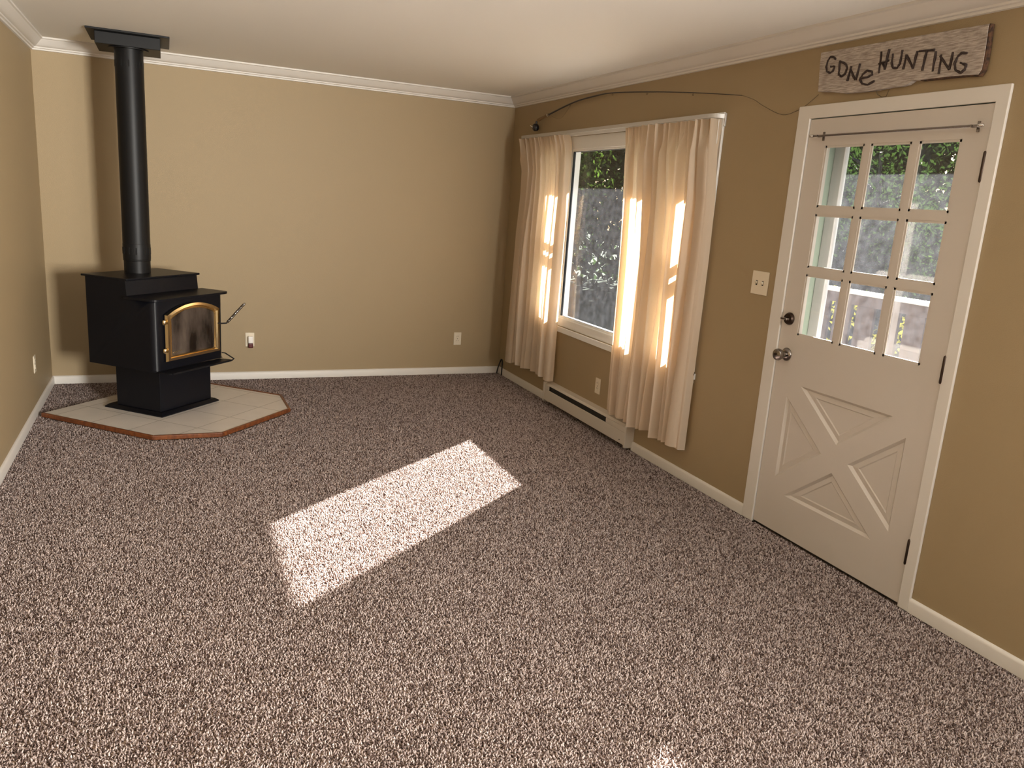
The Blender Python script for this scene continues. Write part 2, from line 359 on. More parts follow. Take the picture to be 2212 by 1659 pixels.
# added window behind the viewpoint, an opening for the side fill light
w2 = empty('added_window_side', (0, -7.05, .7), label='added white framed opening in the door wall behind the viewpoint for the side fill light', cat='window', kind='structure')
o = frame_yz(MB(), -6.14, -7.96, 1.44, 2.11, -.014, 0, [rect(-6.2, 1.5, -7.9, 2.05)]).build('casing', 'vinyl', w2); o.location = (0, 7.05, -.7)

w3 = empty('added_window_rear', (-.85, YF, .95), label='added white framed opening in the wall behind the viewpoint for the rear fill light', cat='window', kind='structure')  # made-up window that frames the rear fill light
o = MB().plate(rect(-1.06, .89, -.04, 2.11), [rect(-1.0, .95, -.1, 2.05)], Y(YF), Y(YF+.014)).build('casing', 'vinyl', w3); o.location = (.85, -YF, -.95)

# ------------------------------------------------------------------ entry door
dr = empty('door_1', (0, -4.035, 0), label='white nine-pane entry door with crossbuck lower panel', cat='door', kind='structure')
def dl(o): o.location = (0, 4.035, 0); return o
def dls(o): o.location = (-.006, 4.035, 0); return o
y0, y1 = -3.575, -4.498
mb = MB()
csg = [(-3.493, 0), (-3.572, 0), (-3.572, 2.034), (-4.501, 2.034), (-4.501, 0), (-4.553, 0), (-4.553, 2.093), (-3.493, 2.093)]
mb.plate(csg, [], X(-.013), X(0)); dl(mb.build('casing', 'trim', dr, bevel=.003, seg=2))
mb = MB(); mb.box((0, DY0, 0), (.12, -3.572, 2.034)).box((0, -4.501, 0), (.12, DY1, 2.034)).box((0, DY0, 2.034), (.12, DY1, DZ1)); dl(mb.build('jamb', 'green', dr))
dl(MB().box((.045, -3.572, 0), (.07, -3.585, 2.034)).box((.045, -4.501, 0), (.07, -4.49, 2.034)).box((.045, -3.572, 2.022), (.07, -4.501, 2.034)).build('door_stop', 'dark', dr))
pz = [1.020, 1.316, 1.348, 1.598, 1.630, 1.908]; py = [-3.688, -3.918, -3.952, -4.162, -4.197, -4.388]
panes = [rect(py[2*i], pz[2*j], py[2*i+1], pz[2*j+1]) for i in range(3) for j in range(3)]
T = [[(-3.762, .782), (-4.308, .782), (-4.035, .568)], [(-3.682, .712), (-3.955, .5), (-3.682, .288)],
     [(-4.388, .712), (-4.388, .288), (-4.115, .5)], [(-3.762, .216), (-4.035, .432), (-4.308, .216)]]
def offset(t, d):
    c = Vector((sum(p[0] for p in t)/3, sum(p[1] for p in t)/3)); out = []
    for i in range(3):
        p = Vector(t[i]); a = (Vector(t[i-1])-p).normalized(); b = (Vector(t[(i+1) % 3])-p).normalized()
        half = a.angle(b)/2; out.append(tuple(p+(a+b).normalized()*(d/math.sin(half))))
    return out
mb = MB(); mb.plate(rect(y0+.001, .012, y1-.001, 2.030), panes+T, X(.002), X(.020))
mb.plate(rect(y0+.001, .012, y1-.001, 2.030), [rect(-3.676, 1.008, -4.400, 1.920)], X(.020), X(.044))
dls(mb.build('slab', 'door', dr))
for t in T:                                     # moulded bevel ring and raised field of each crossbuck triangle
    m2 = MB(); t1, t2, t3 = offset(t, .012), offset(t, .034), offset(t, .039)
    L = [[(.002, *p) for p in t], [(.013, *p) for p in t1], [(.010, *p) for p in t2], [(.013, *p) for p in t3]]
    vs = [p for l in L for p in l]; fs = []
    for k in range(3):
        for i in range(3):
            j = (i+1) % 3; fs.append((3*k+i, 3*k+j, 3*k+3+j, 3*k+3+i))
    fs.append((9, 10, 11)); m2.add(vs, fs)
    dls(m2.build('crossbuck_panel', 'door', dr))
for l in panes:
    a, b = l[0], l[2]
    m2 = MB(); m2.sweep([(0, 0), (.010, 0), (.010, .004), (0, .012)], [((.004, a[0], z), (0, -1 if a[0] > b[0] else 1, 0), (1, 0, 0)) for z in (a[1], b[1])])
    m2.sweep([(0, 0), (.010, 0), (.010, .004), (0, .012)], [((.004, b[0], z), (0, 1, 0), (1, 0, 0)) for z in (a[1], b[1])])
    m2.sweep([(0, 0), (.010, 0), (.010, .004), (0, .012)], [((.004, y, a[1]), (0, 0, 1), (1, 0, 0)) for y in (a[0], b[0])])
    m2.sweep([(0, 0), (.010, 0), (.010, .004), (0, .012)], [((.004, y, b[1]), (0, 0, -1), (1, 0, 0)) for y in (a[0], b[0])])
    bd = dls(m2.build('pane_bead', 'door', dr))
    dls(MB().box((.012, a[0], a[1]), (.015, b[0], b[1])).build('pane', 'glassclean', dr))
# hardware
kn = dls(MB().lathe([(0, 0), (.033, 0), (.033, .004), (.028, .010), (.014, .013), (.012, .030), (.017, .036), (.027, .044), (.030, .055), (.027, .066), (.016, .071), (.004, .072)], (.002, -3.640, .915), (-1, 0, 0)).build('knob', 'nickel', dr, smooth=40))
dls(MB().box((-.078, -3.644, .913), (-.070, -3.636, .923)).build('lock_button', 'bronze', dr))
dls(MB().lathe([(0, 0), (.031, 0), (.031, .006), (.026, .016), (.010, .018), (.009, .024), (0, .024)], (.002, -3.626, 1.091), (-1, 0, 0)).build('deadbolt', 'bronze', dr, smooth=40))
dls(MB().box((-.040, -3.648, 1.086), (-.020, -3.604, 1.097)).build('thumb_turn', 'nickel', dr, bevel=.003))
for zc in (1.803, 1.027, .248):
    m2 = MB().lathe([(0, -.058), (.004, -.056), (.006, -.051), (.006, .051), (.004, .056), (0, .058)], (-.006, -4.4995, zc), (0, 0, 1), 12)
    dls(m2.build('hinge', 'bronze', dr, smooth=40))
dl(MB().box((.006, -3.572, 0), (.12, -4.501, .010)).build('threshold', 'dark', dr))

# storm door beyond it
sd = empty('door_2', (.13, -4.04, 0), label='white storm door with full glass outside the entry door', cat='storm door', kind='structure')
def sl_(o): o.location = (-.13, 4.04, 0); return o
sl_(MB().box((.121, -3.578, -.02), (.235, -3.52, 2.02)).box((.121, -4.498, -.02), (.235, -4.56, 2.02)).box((.121, -3.52, 1.985), (.235, -4.56, 2.06)).build('outer_jamb', 'green', sd))
sl_(frame_yz(MB(), -3.58, -4.497, .0, 1.984, .165, .195, [rect(-3.645, .30, -4.432, 1.925)]).build('storm_frame', 'deckwhite', sd, bevel=.003))
sl_(MB().box((.178, -3.645, .30), (.181, -4.432, 1.925)).build('storm_glass', 'stormglass', sd))

# ------------------------------------------------------------------ outdoors: eave, deck, lawn
struct(MB().add([(.12, 3, 2.36), (.62, 3, 2.10), (.62, -9, 2.10), (.12, -9, 2.36), (.12, 3, 2.6), (.64, 3, 2.25), (.64, -9, 2.25), (.12, -9, 2.6)],
    [(0,1,2,3),(4,7,6,5),(1,5,6,2),(0,4,5,1),(3,2,6,7),(0,3,7,4)]).build('roof_eave', 'soffit'), 'pale roof overhang above window and door', 'eave')
struct(MB().box((-60, -60, -.75), (60, 60, -.55)).build('lawn', 'grass'), 'shaded green lawn seen low through the window', 'lawn')
mb = MB()
for i in range(15): mb.box((.14+i*.145, -9, -.10), (.14+i*.145+.138, -.58, -.06))
mb.box((.14, -9, -.55), (2.3, -.59, -.11))
struct(mb.build('deck', 'deck'), 'wooden deck outside the white door', 'deck')
struct(MB().box((.13, -.55, -.56), (2.9, 7, -.52)).build('bounce_path', 'concrete'), 'added pale concrete path hidden below the window, bouncing sunlight to the ceiling', 'path')  # unseen, added to bounce sun through the window onto the ceiling
rl = empty('deck_railing', (2.25, -4, -.06), label='white topped brown board railing across the deck', cat='railing')
def rlo(o): o.location = (-2.25, 4, .06); return o
rlo(MB().box((2.20, -9, 1.025), (2.30, -.6, 1.055)).build('top_rail', 'deckwhite', rl, bevel=.004))
rlo(MB().box((2.23, -9, .94), (2.27, -.6, 1.024)).build('sub_rail', 'fence', rl))
y = -.62
rnd = random.Random(5)
while y > -3.0:
    rlo(MB().box((2.235, y, -.05), (2.262, y-.17, .939)).build('fence_board', 'fence', rl)); y -= .17+rnd.choice((.008, .045, .06))
rlo(MB().box((2.235, y, -.05), (2.262, -9, .939)).build('fence_board', 'fence', rl))

# trees: trunk plus leaf cards
def tree(name, x, y, h, cr, nl, m, seed, label, group, base=-.55, cz=.55, trunk=.12, flat=1.0, leaf=.07):
    rd = random.Random(seed); t = empty(name, (x, y, base), label=label, cat='tree' if trunk else 'shrub', group=group)
    if trunk:
        pts = [(rd.uniform(-.05, .05)*k, rd.uniform(-.05, .05)*k, h*.92*k/6) for k in range(7)]
        mb = MB().tube(pts, [trunk*(1-.75*k/6) for k in range(7)], 9)
        for k in range(7):
            z = h*(.3+.09*k); a = rd.uniform(0, 6.28); L = cr*.75
            mb.tube([(0, 0, z), (L*.5*math.cos(a), L*.5*math.sin(a), z+L*.25), (L*math.cos(a), L*math.sin(a), z+L*.6)], [trunk*.35, trunk*.2, trunk*.08], 6)
        mb.build('trunk', 'trunk', t, smooth=60)
    vs = []; fs = []; cl = []
    for k in range(max(10, nl//70)):
        while True:
            p = Vector((rd.uniform(-1, 1), rd.uniform(-1, 1), rd.uniform(-1, 1)))
            if p.length < 1: break
        cl.append((Vector((p.x*cr, p.y*cr*flat, h*cz+p.z*h*(1-cz))), rd.uniform(.2, .5)*min(cr, 1.3)))
    for k in range(nl):
        c, r = rd.choice(cl); p = c+Vector((rd.gauss(0, 1), rd.gauss(0, 1), rd.gauss(0, .8)))*r*.55
        if p.z < .05: p.z = rd.uniform(.05, .5)
        a = Vector((rd.gauss(0, 1), rd.gauss(0, 1), rd.gauss(0, .7))).normalized(); b = a.orthogonal().normalized()
        b = Matrix.Rotation(rd.uniform(0, 6.28), 3, a) @ b; s = leaf*rd.uniform(.6, 1.3); e = a.cross(b)
        i = len(vs); vs += [p-b*s, p+e*s*.45, p+b*s, p-e*s*.45]; fs.append((i, i+1, i+2, i+3))
    MB().add(vs, fs).build('foliage', m, t); return t
G = 'trees beyond the lawn'
tree('leafy_tree', 3.6, 7.0, 6.5, 1.25, 12000, 'leaf2', 1, 'bright leafed tree seen at the left of the window glass', G, trunk=.13, leaf=.045)
tree('leafy_tree', 7.6, 8.8, 8.0, 1.5, 12000, 'leaf1', 2, 'dark leafed tree seen close beside the right curtain through the window', G, trunk=.15, leaf=.045)
tree('leafy_tree', 4.3, 10.6, 9.0, 1.5, 9000, 'leaf1', 3, 'tall dark tree standing farther back in the left of the window view', G, trunk=.18, leaf=.06)
tree('leafy_tree', 8.2, 3.6, 3.6, 1.4, 10000, 'leaf1', 4, 'dark tree seen in the left and middle upper panes of the door', G, trunk=.10, leaf=.045)
tree('leafy_tree', 8.8, .3, 3.6, 1.3, 4200, 'leaf2', 5, 'lighter tree with sky gaps seen in the right upper pane of the door', G, trunk=.10, leaf=.045)
tree('yellow_shrub', 3.6, -.6, 1.5, .6, 2600, 'leaf3', 6, 'yellow shrub behind the brown boards of the deck railing', None, trunk=0, flat=3.4, leaf=.04, cz=.6)
# woodland mass behind
rd = random.Random(9); vs = []; fs = []
for k in range(70000):
    an = rd.uniform(R(8), R(88)); d = rd.uniform(15.5, 20); hmax = (4.6 if an < R(34) else 5.2)+6*max(0, (math.degrees(an)-40)/48)
    z = -.5+hmax*rd.random()**.8
    if an < R(34) and z > 2.2 and rd.random() < .55: continue
    p = Vector((d*math.cos(an), -2+d*math.sin(an), z))
    a = Vector((rd.gauss(0, 1), rd.gauss(0, 1), rd.gauss(0, .7))).normalized(); b = Matrix.Rotation(rd.uniform(0, 6.28), 3, a) @ a.orthogonal().normalized(); s = rd.uniform(.10, .20); e = a.cross(b)
    i = len(vs); vs += [p-b*s, p+e*s*.5, p+b*s, p-e*s*.5]; fs.append((i, i+1, i+2, i+3))
tag(MB().add(vs, fs).build('woodland_foliage', 'leaf1'), 'dense dark woodland foliage far behind the trees', 'foliage', None, 'stuff')

# ------------------------------------------------------------------ curtain track and curtains
tr = empty('curtain_track', (-.05, -1.6, 2.09), label='white traverse rod above the window carrying both curtains', cat='curtain rod')
def tl(o): o.location = (.05, 1.6, -2.09); return o
path = [(0, -.315), (-.04, -.318), (-.066, -.335)]+[(-.07, -.37), (-.07, -2.86)]+[(-.066, -2.895), (-.05, -2.915), (0, -2.925)]
fr = []
for i, p in enumerate(path):
    t = (Vector(path[min(i+1, len(path)-1)])-Vector(path[max(i-1, 0)])).normalized(); nn = Vector((-t.y, t.x))
    fr.append(((p[0], p[1], 2.088), (nn.x, nn.y, 0), (0, 0, 1)))
tl(MB().sweep([(-.005, -.011), (.005, -.011), (.006, .011), (-.006, .011)], fr).build('track', 'rail', tr, smooth=40))
tl(MB().box((-.012, -2.935, 2.035), (0, -2.905, 2.105)).build('wall_bracket', 'rail', tr, bevel=.003))
tl(MB().box((-.012, -.33, 2.05), (0, -.30, 2.105)).build('wall_bracket', 'rail', tr, bevel=.003))
tl(MB().tube([(-.030, -2.935, .665), (-.030, -2.925, 1.4), (-.034, -2.912, 2.07)], .0025, 6).tube([(-.022, -2.925, .665), (-.022, -2.916, 1.4), (-.030, -2.905, 2.07)], .0025, 6).build('pull_cord', 'whiteplastic', tr, smooth=60))
tl(MB().lathe([(0, -.006), (.017, -.006), (.013, 0), (.017, .006), (0, .006)], (-.026, -2.93, .655), (1, 0, 0), 16).box((-.034, -2.936, .620), (0, -2.924, .654)).build('tension_pulley', 'whiteplastic', tr, smooth=40))
tl(MB().tube([(-.03, -2.90, .635), (-.03, -2.955, .65), (-.03, -2.965, .672)], .002, 6).build('wire_hook', 'bronze', tr))

def interp(tab, z):
    if z >= tab[0][0]: return tab[0][1]
    for (za, a), (zb, b) in zip(tab, tab[1:]):
        if z >= zb: return b+(a-b)*(z-zb)/(za-zb)
    return tab[-1][1]
def curtain(label, eL, eR, folds, ztop, zbot, x0, seed):
    # folds: (start, fullness): 0 hangs as a flat panel, 1 is bunched back over itself in an S
    rd = random.Random(seed); n = 420; mz = 56; vs = []; fs = []
    B = [f[0] for f in folds]+[1.0]; K = len(folds); ph = [rd.uniform(-1, 1) for _ in range(K)]; dp = [rd.uniform(.75, 1.1) for _ in range(K)]
    for j in range(mz+1):
        t = j/mz; zz = ztop+(zbot-ztop)*t
        top = min(1, max(0, 1-(ztop-zz-.03)/.14)); low = t*t
        for i in range(n+1):
            s = i/n; k = 0
            while k < K-1 and s > B[k+1]: k += 1
            q = (s-B[k])/(B[k+1]-B[k]); g = folds[k][1]; wd = abs(interp(eR, zz)-interp(eL, zz))*(B[k+1]-B[k])
            d = math.sin(math.pi*q)**(.45 if g < .3 else 1.0)
            dep = (.036+.034*g)*dp[k]*(1-.35*top)+.010*low*g
            dep *= 1+.12*math.sin(t*5+ph[k]*6)
            x = x0-dep*d-.004*math.sin(q*6.28*2+ph[k]*3+t*2.5)*(1-top)-.018*top*math.sin(s*150)-.004*math.sin(s*61+t*3)
            yy = interp(eL, zz)+(interp(eR, zz)-interp(eL, zz))*s
            yy += g*(.82*wd)*math.sin(2*math.pi*q)*(1-.6*top)*math.sin(math.pi*min(1, max(0, (s if s < .5 else 1-s)/.06)/2)) + .007*math.sin(t*6+k*2.1+ph[k])*math.sin(s*math.pi)*(1-top)
            vs.append((x, yy, zz+.008*math.sin(s*21+seed)*t*t*t))
    for j in range(mz):
        for i in range(n):
            a = j*(n+1)+i; fs.append((a, a+1, a+n+2, a+n+1))
    c = (interp(eL, 1)+interp(eR, 1))*.5
    o = MB().add([(v[0]+.05, v[1]-c, v[2]-zbot) for v in vs], fs).build('curtain', 'cloth', smooth=80); o.location = (-.05, c, zbot)
    return tag(o, label, 'curtain', 'cream curtains at the window')
LL = [(2.09, -.285), (1.955, -.36), (1.825, -.432), (1.62, -.430), (1.316, -.387), (.926, -.376), (.526, -.374), (.2, -.377)]
LR = [(2.09, -1.10), (2.0, -1.155), (1.883, -1.176), (1.636, -1.182), (1.365, -1.172), (1.02, -1.180), (.667, -1.188), (.2, -1.195)]
RL = [(2.09, -1.972), (1.854, -1.99), (1.562, -2.016), (1.235, -2.038), (.93, -2.048), (.618, -2.052), (.2, -2.060)]
RR = [(2.09, -2.912), (1.886, -2.925), (1.64, -2.955), (1.32, -2.962), (1.06, -2.960), (.744, -2.958), (.2, -2.955)]
curtain('narrower cream curtain left of the window glass near the corner', LL, LR, [(0, .8), (.12, .9), (.23, 1), (.34, .8), (.44, .7), (.54, .6), (.62, .08), (.70, .05), (.80, 1), (.89, .5)], 2.075, .205, -.028, 3)
curtain('wider cream curtain right of the window glass, lit by sun at its edge', RL, RR, [(0, .05), (.095, 1), (.118, .04), (.205, 1), (.30, 1), (.38, .9), (.46, 1), (.54, 1), (.60, .15), (.665, 1), (.73, .7), (.80, 1), (.87, .9), (.94, .3)], 2.075, .20, -.028, 8)

# ------------------------------------------------------------------ baseboard heater
ht = empty('baseboard_heater', (-.03, -1.73, .02), label='long beige electric baseboard heater under the window', cat='heater')
def hl(o): o.location = (.03, 1.73, -.02); return o
ya, yb = -1.105, -2.355
hl(MB().box((-.012, ya-.001, .03), (-.001, yb+.001, .172)).build('back_plate', 'heater', ht))
hl(MB().add([(0, ya-.01, .178), (-.045, ya-.01, .170), (-.060, ya-.01, .158), (-.060, yb+.01, .158), (-.045, yb+.01, .170), (0, yb+.01, .178),
    (0, ya-.01, .172), (-.045, ya-.01, .164), (-.056, ya-.01, .154), (-.056, yb+.01, .154), (-.045, yb+.01, .164), (0, yb+.01, .172)],
    [(0,1,4,5),(1,2,3,4),(6,11,10,7),(7,10,9,8),(2,8,9,3),(0,6,7,1),(1,7,8,2),(5,4,10,11),(4,3,9,10)]).build('top_hood', 'heater', ht))
hl(MB().box((-.066, ya-.01, .034), (-.060, yb+.01, .122)).box((-.066, yb+.26, .122), (-.060, yb+.01, .158)).box((-.066, ya-.09, .122), (-.060, ya-.01, .158)).build('front_panel', 'heater', ht, bevel=.003))
hl(MB().box((-.050, ya-.03, .06), (-.014, yb+.03, .15)).build('heating_fins', 'dark', ht))
for yy in (ya, yb): hl(MB().box((-.068, yy-.012, .018), (0, yy+.012, .176)).build('end_cap', 'heater', ht, bevel=.004))
hl(MB().lathe([(0, 0), (.004, 0), (.004, .002), (0, .002)], (-.068, yb+.06, .06), (-1, 0, 0), 10).build('screw', 'dark', ht))

# ------------------------------------------------------------------ outlets and switch
def outlet(loc, rz, label, g='wall outlets'):
    e = empty('wall_outlet', loc, rz, label=label, cat='outlet', group=g)      # local +y out of the wall
    MB().box((-.035, 0, -.057), (.035, .006, .057)).build('cover_plate', 'ivory', e, bevel=.003)
    for z in (-.0195, .0195):
        s = MB().lathe([(0, 0), (.0165, 0), (.0165, .003), (0, .003)], (0, .0055, z), (0, 1, 0), 20).build('socket', 'ivory', e, smooth=40)
        MB().box((-.0075, .0082, z-.001), (-.0055, .0090, z+.008)).box((.0055, .0082, z-.001), (.0075, .0090, z+.008)).build('slot', 'dark', s)
    MB().lathe([(0, 0), (.003, 0), (.003, .0015), (0, .0015)], (0, .006, 0), (0, 1, 0), 10).build('screw', 'nickel', e)
    return e
outlet((-.425, 0, .324), math.pi, 'ivory outlet on the back wall near the right corner')
outlet((-2.213, 0, .328), math.pi, 'ivory outlet right of the stove holding a plug-in device')
outlet((0, -1.84, .316), R(90), 'ivory outlet under the window above the heater')
outlet((-W, -.80, .325), R(-90), 'ivory outlet on the left wall left of the stove')
ni = empty('plug_in_night_light', (-2.210, -.009, .315), math.pi, label='small white and dark red plug-in device in the outlet right of stove', cat='night light')
MB().box((-.020, 0, -.012), (.018, .032, .045)).build('body', 'whiteplastic', ni, bevel=.007, seg=3)
MB().box((-.019, 0, -.052), (.017, .030, -.012)).build('lens', 'redplastic', ni, bevel=.007, seg=3)
sw = empty('light_switch', (0, -3.377, 1.237), R(90), label='ivory double light switch between curtain and door', cat='light switch')
MB().box((-.062, 0, -.060), (.062, .006, .060)).build('cover_plate', 'ivory', sw, bevel=.003)
for x in (-.023, .023):
    MB().box((x-.006, .004, -.012), (x+.006, .0065, .012)).build('toggle_slot', 'dark', sw)
    MB().add([(x-.004, .006, -.006), (x+.004, .006, -.006), (x+.004, .006, .008), (x-.004, .006, .008), (x-.0035, .018, .004), (x+.0035, .018, .004), (x+.0035, .018, .010), (x-.0035, .018, .010)],
        [(0,1,2,3),(4,7,6,5),(0,4,5,1),(1,5,6,2),(2,6,7,3),(3,7,4,0)]).build('toggle', 'ivory', sw)

# ------------------------------------------------------------------ cafe rod on the door
cr = empty('door_curtain_rod', (-.035, -4.056, 1.949), label='thin bare metal rod across the top of the white door', cat='curtain rod')
def cl2(o): o.location = (.029, 4.056, -1.949); return o
cl2(MB().tube([(-.035, -3.642, 1.949), (-.035, -4.478, 1.949)], .0048, 10).build('rod', 'nickel', cr, smooth=60))
for yy in (-3.632, -4.482): cl2(MB().lathe([(0, -.014), (.007, -.010), (.0085, 0), (.007, .010), (0, .014)], (-.035, yy, 1.949), (0, 1, 0), 12).build('finial', 'chrome', cr, smooth=60))
for yy in (-3.672, -4.448):
    cl2(MB().box((-.003, yy-.005, 1.930), (.002, yy+.005, 1.970)).tube([(-.001, yy, 1.95), (-.03, yy, 1.945), (-.041, yy, 1.945), (-.043, yy, 1.953)], .003, 6).build('bracket', 'nickel', cr))

# ------------------------------------------------------------------ sign
sg = empty('wooden_sign', (-.02, -4.01, 2.22), label='weathered grey board reading Gone Hunting in twig letters above the door', cat='sign')
def sl2(o): o.location = (.02, 4.01, -2.22); return o
bd = [(-3.602,2.319),(-4.0,2.3145),(-4.429,2.308),(-4.428,2.295),(-4.432,2.24),(-4.434,2.18),(-4.433,2.151),(-4.423,2.133),(-4.36,2.138),(-4.268,2.141),(-4.171,2.141),(-4.135,2.143),(-4.112,2.131),(-4.087,2.127),(-4.033,2.128),(-3.952,2.123),(-3.877,2.124),(-3.774,2.127),(-3.701,2.14),(-3.618,2.148),(-3.611,2.21),(-3.606,2.26)]
sl2(MB().plate(bd, [], X(-.030), X(-.006)).build('board', 'board', sg, bevel=.003))
sl2(MB().plate([(-4.4275,2.3085),(-4.4265,2.295),(-4.4305,2.24),(-4.4325,2.18),(-4.4315,2.151),(-4.4215,2.1345),(-4.36,2.139),(-4.268,2.142),(-4.171,2.142),(-4.171,2.138),(-4.268,2.136),(-4.36,2.134),(-4.4245,2.129),(-4.437,2.149),(-4.439,2.18),(-4.437,2.24),(-4.433,2.296),(-4.434,2.309)], [], X(-.028), X(-.005)).build('bark_edge', 'barkedge', sg))['label'] = 'dark brown bark edge of the board'
A = {'letter_g': [[(-3.701,2.277),(-3.686,2.29),(-3.666,2.292),(-3.653,2.278),(-3.649,2.251),(-3.658,2.232),(-3.678,2.223),(-3.695,2.23),(-3.701,2.249),(-3.677,2.25)]],
 'letter_o': [[(-3.729,2.264),(-3.731,2.233),(-3.732,2.21),(-3.752,2.198),(-3.771,2.21),(-3.776,2.232),(-3.763,2.251),(-3.727,2.266)]],
 'letter_n': [[(-3.8,2.237),(-3.789,2.176)],[(-3.796,2.227),(-3.833,2.178)],[(-3.848,2.241),(-3.838,2.175)]],
 'letter_e': [[(-3.862,2.18),(-3.9,2.18),(-3.926,2.188),(-3.918,2.202),(-3.893,2.209),(-3.87,2.194),(-3.86,2.174),(-3.876,2.157),(-3.906,2.149),(-3.941,2.161)]],
 'letter_h': [[(-3.954,2.276),(-3.958,2.19)],[(-3.994,2.281),(-3.986,2.201)],[(-3.950,2.228),(-4.001,2.235)],[(-3.972,2.226),(-3.987,2.205)]],
 'letter_u': [[(-4.016,2.26),(-4.016,2.224),(-4.028,2.204),(-4.048,2.2),(-4.059,2.215),(-4.061,2.268)]],
 'letter_n ': [[(-4.086,2.248),(-4.08,2.192)],[(-4.087,2.243),(-4.129,2.19)],[(-4.136,2.253),(-4.127,2.188)]],
 'letter_t': [[(-4.145,2.252),(-4.216,2.247)],[(-4.181,2.25),(-4.174,2.176)]],
 'letter_i': [[(-4.224,2.241),(-4.224,2.167)]],
 'letter_n  ': [[(-4.25,2.225),(-4.254,2.155)],[(-4.246,2.221),(-4.297,2.166)],[(-4.3,2.228),(-4.297,2.165)]],
 'letter_g ': [[(-4.362,2.216),(-4.338,2.22),(-4.323,2.206),(-4.317,2.184),(-4.325,2.16),(-4.35,2.147),(-4.364,2.157),(-4.367,2.174),(-4.34,2.185)]]}
rd = random.Random(4)
for nm, st in A.items():
    mb = MB()
    for pl in st:
        pts = []
        for (a, b), (c, d) in zip(pl, pl[1:]):
            for k in range(3): pts.append((-.0325+rd.uniform(-.001, .001), a+(c-a)*k/3+rd.uniform(-.0008, .0008), b+(d-b)*k/3+rd.uniform(-.0008, .0008)))
        pts.append((-.0325, *pl[-1])); mb.tube(pts, [rd.uniform(.0034, .0055) for _ in pts], 7)
    sl2(mb.build(nm.strip(), 'bark', sg, smooth=60))
sl2(MB().tube([(-.012,-3.938,2.126),(-.008,-3.947,2.108),(-.006,-3.97,2.097),(-.006,-3.992,2.097),(-.012,-4.009,2.123)], .0012, 6).build('wire_loop', 'line', sg))

# ------------------------------------------------------------------ fishing rod on the wall
fr_ = empty('fishing_rod', (-.03, -.75, 2.24), label='dark fishing rod with reel mounted on the wall above the curtains', cat='fishing rod')
def fl(o): o.location = (.03, .75, -2.24); return o
def smooth_path(pts, k=6):
    out = []; P = [Vector(p) for p in pts]
    for i in range(len(P)-1):
        a, b, c, d = P[max(i-1, 0)], P[i], P[i+1], P[min(i+2, len(P)-1)]
        for j in range(k):
            t = j/k; out.append(.5*((2*b)+(c-a)*t+(2*a-5*b+4*c-d)*t*t+(3*b-a-3*c+d)*t**3))
    return out+[P[-1]]
rp_ = smooth_path([(-.03,-.735,2.243),(-.03,-1.153,2.302),(-.03,-1.498,2.319),(-.03,-1.721,2.317),(-.03,-2.154,2.283),(-.03,-2.645,2.233),(-.02,-3.06,2.183)])
fl(MB().tube(rp_, [.0068-.0050*i/(len(rp_)-1) for i in range(len(rp_))], 8).build('blank', 'rodblank', fr_, smooth=60))
fl(MB().lathe([(0, 0), (.011, .003), (.012, .05), (.010, .12), (.012, .175), (.009, .20), (0, .205)], (-.03, -.545, 2.214), (0, -.993, .150), 14).build('grip', 'cork', fr_, smooth=50))
fl(MB().lathe([(0, 0), (.0125, 0), (.0125, .016), (0, .016)], (-.03, -.725, 2.241), (0, -.993, .15), 14).build('ferrule', 'chrome', fr_, smooth=40))
fl(MB().lathe([(0, -.022), (.022, -.020), (.030, -.010), (.030, .010), (.022, .020), (0, .022)], (-.038, -.530, 2.160), (1, 0, .15), 20).tube([(-.035, -.54, 2.21), (-.038, -.535, 2.18)], .009, 8).build('reel', 'black', fr_, smooth=40))
fl(MB().tube([(-.06, -.53, 2.16), (-.064, -.505, 2.165), (-.07, -.50, 2.172)], .004, 8).build('reel_handle', 'chrome', fr_, smooth=60))
for yy, zz in ((-1.10, 2.2965), (-1.72, 2.317), (-2.15, 2.2833), (-2.64, 2.2335)):
    fl(MB().tube([(-.03, yy, zz-.004-.006*(1-math.cos(a))) if False else (-.03+.005*math.cos(a), yy, zz-.011+.005*math.sin(a)) for a in [k*math.pi/5 for k in range(10)]], .0012, 5, True).build('line_guide', 'nickel', fr_))
fl(MB().tube(smooth_path([(-.018,-3.06,2.183),(-.01,-3.15,2.155),(-.006,-3.229,2.117),(-.006,-3.374,2.066),(-.006,-3.488,2.082),(-.006,-3.552,2.112),(-.006,-3.598,2.14)]), .0011, 5).build('fishing_line', 'line', fr_))
fl(MB().tube(smooth_path([(-.03,-.735,2.25),(-.03,-.95,2.20),(-.026,-1.10,2.286)], 5), .0008, 4).build('fishing_line', 'line', fr_))

# ------------------------------------------------------------------ bent cable in the corner
tag(MB().tube(smooth_path([(-.038,-.045,.002),(-.026,-.045,.062),(-.008,-.045,.115),(.0-.006,-.06,.135),(-.006,-.085,.128),(-.016,-.112,.06),(-.018,-.114,.0)]), .006, 8).build('cable_loop', 'black', smooth=60), 'short black cable looping out of the carpet in the back right corner', 'cable')

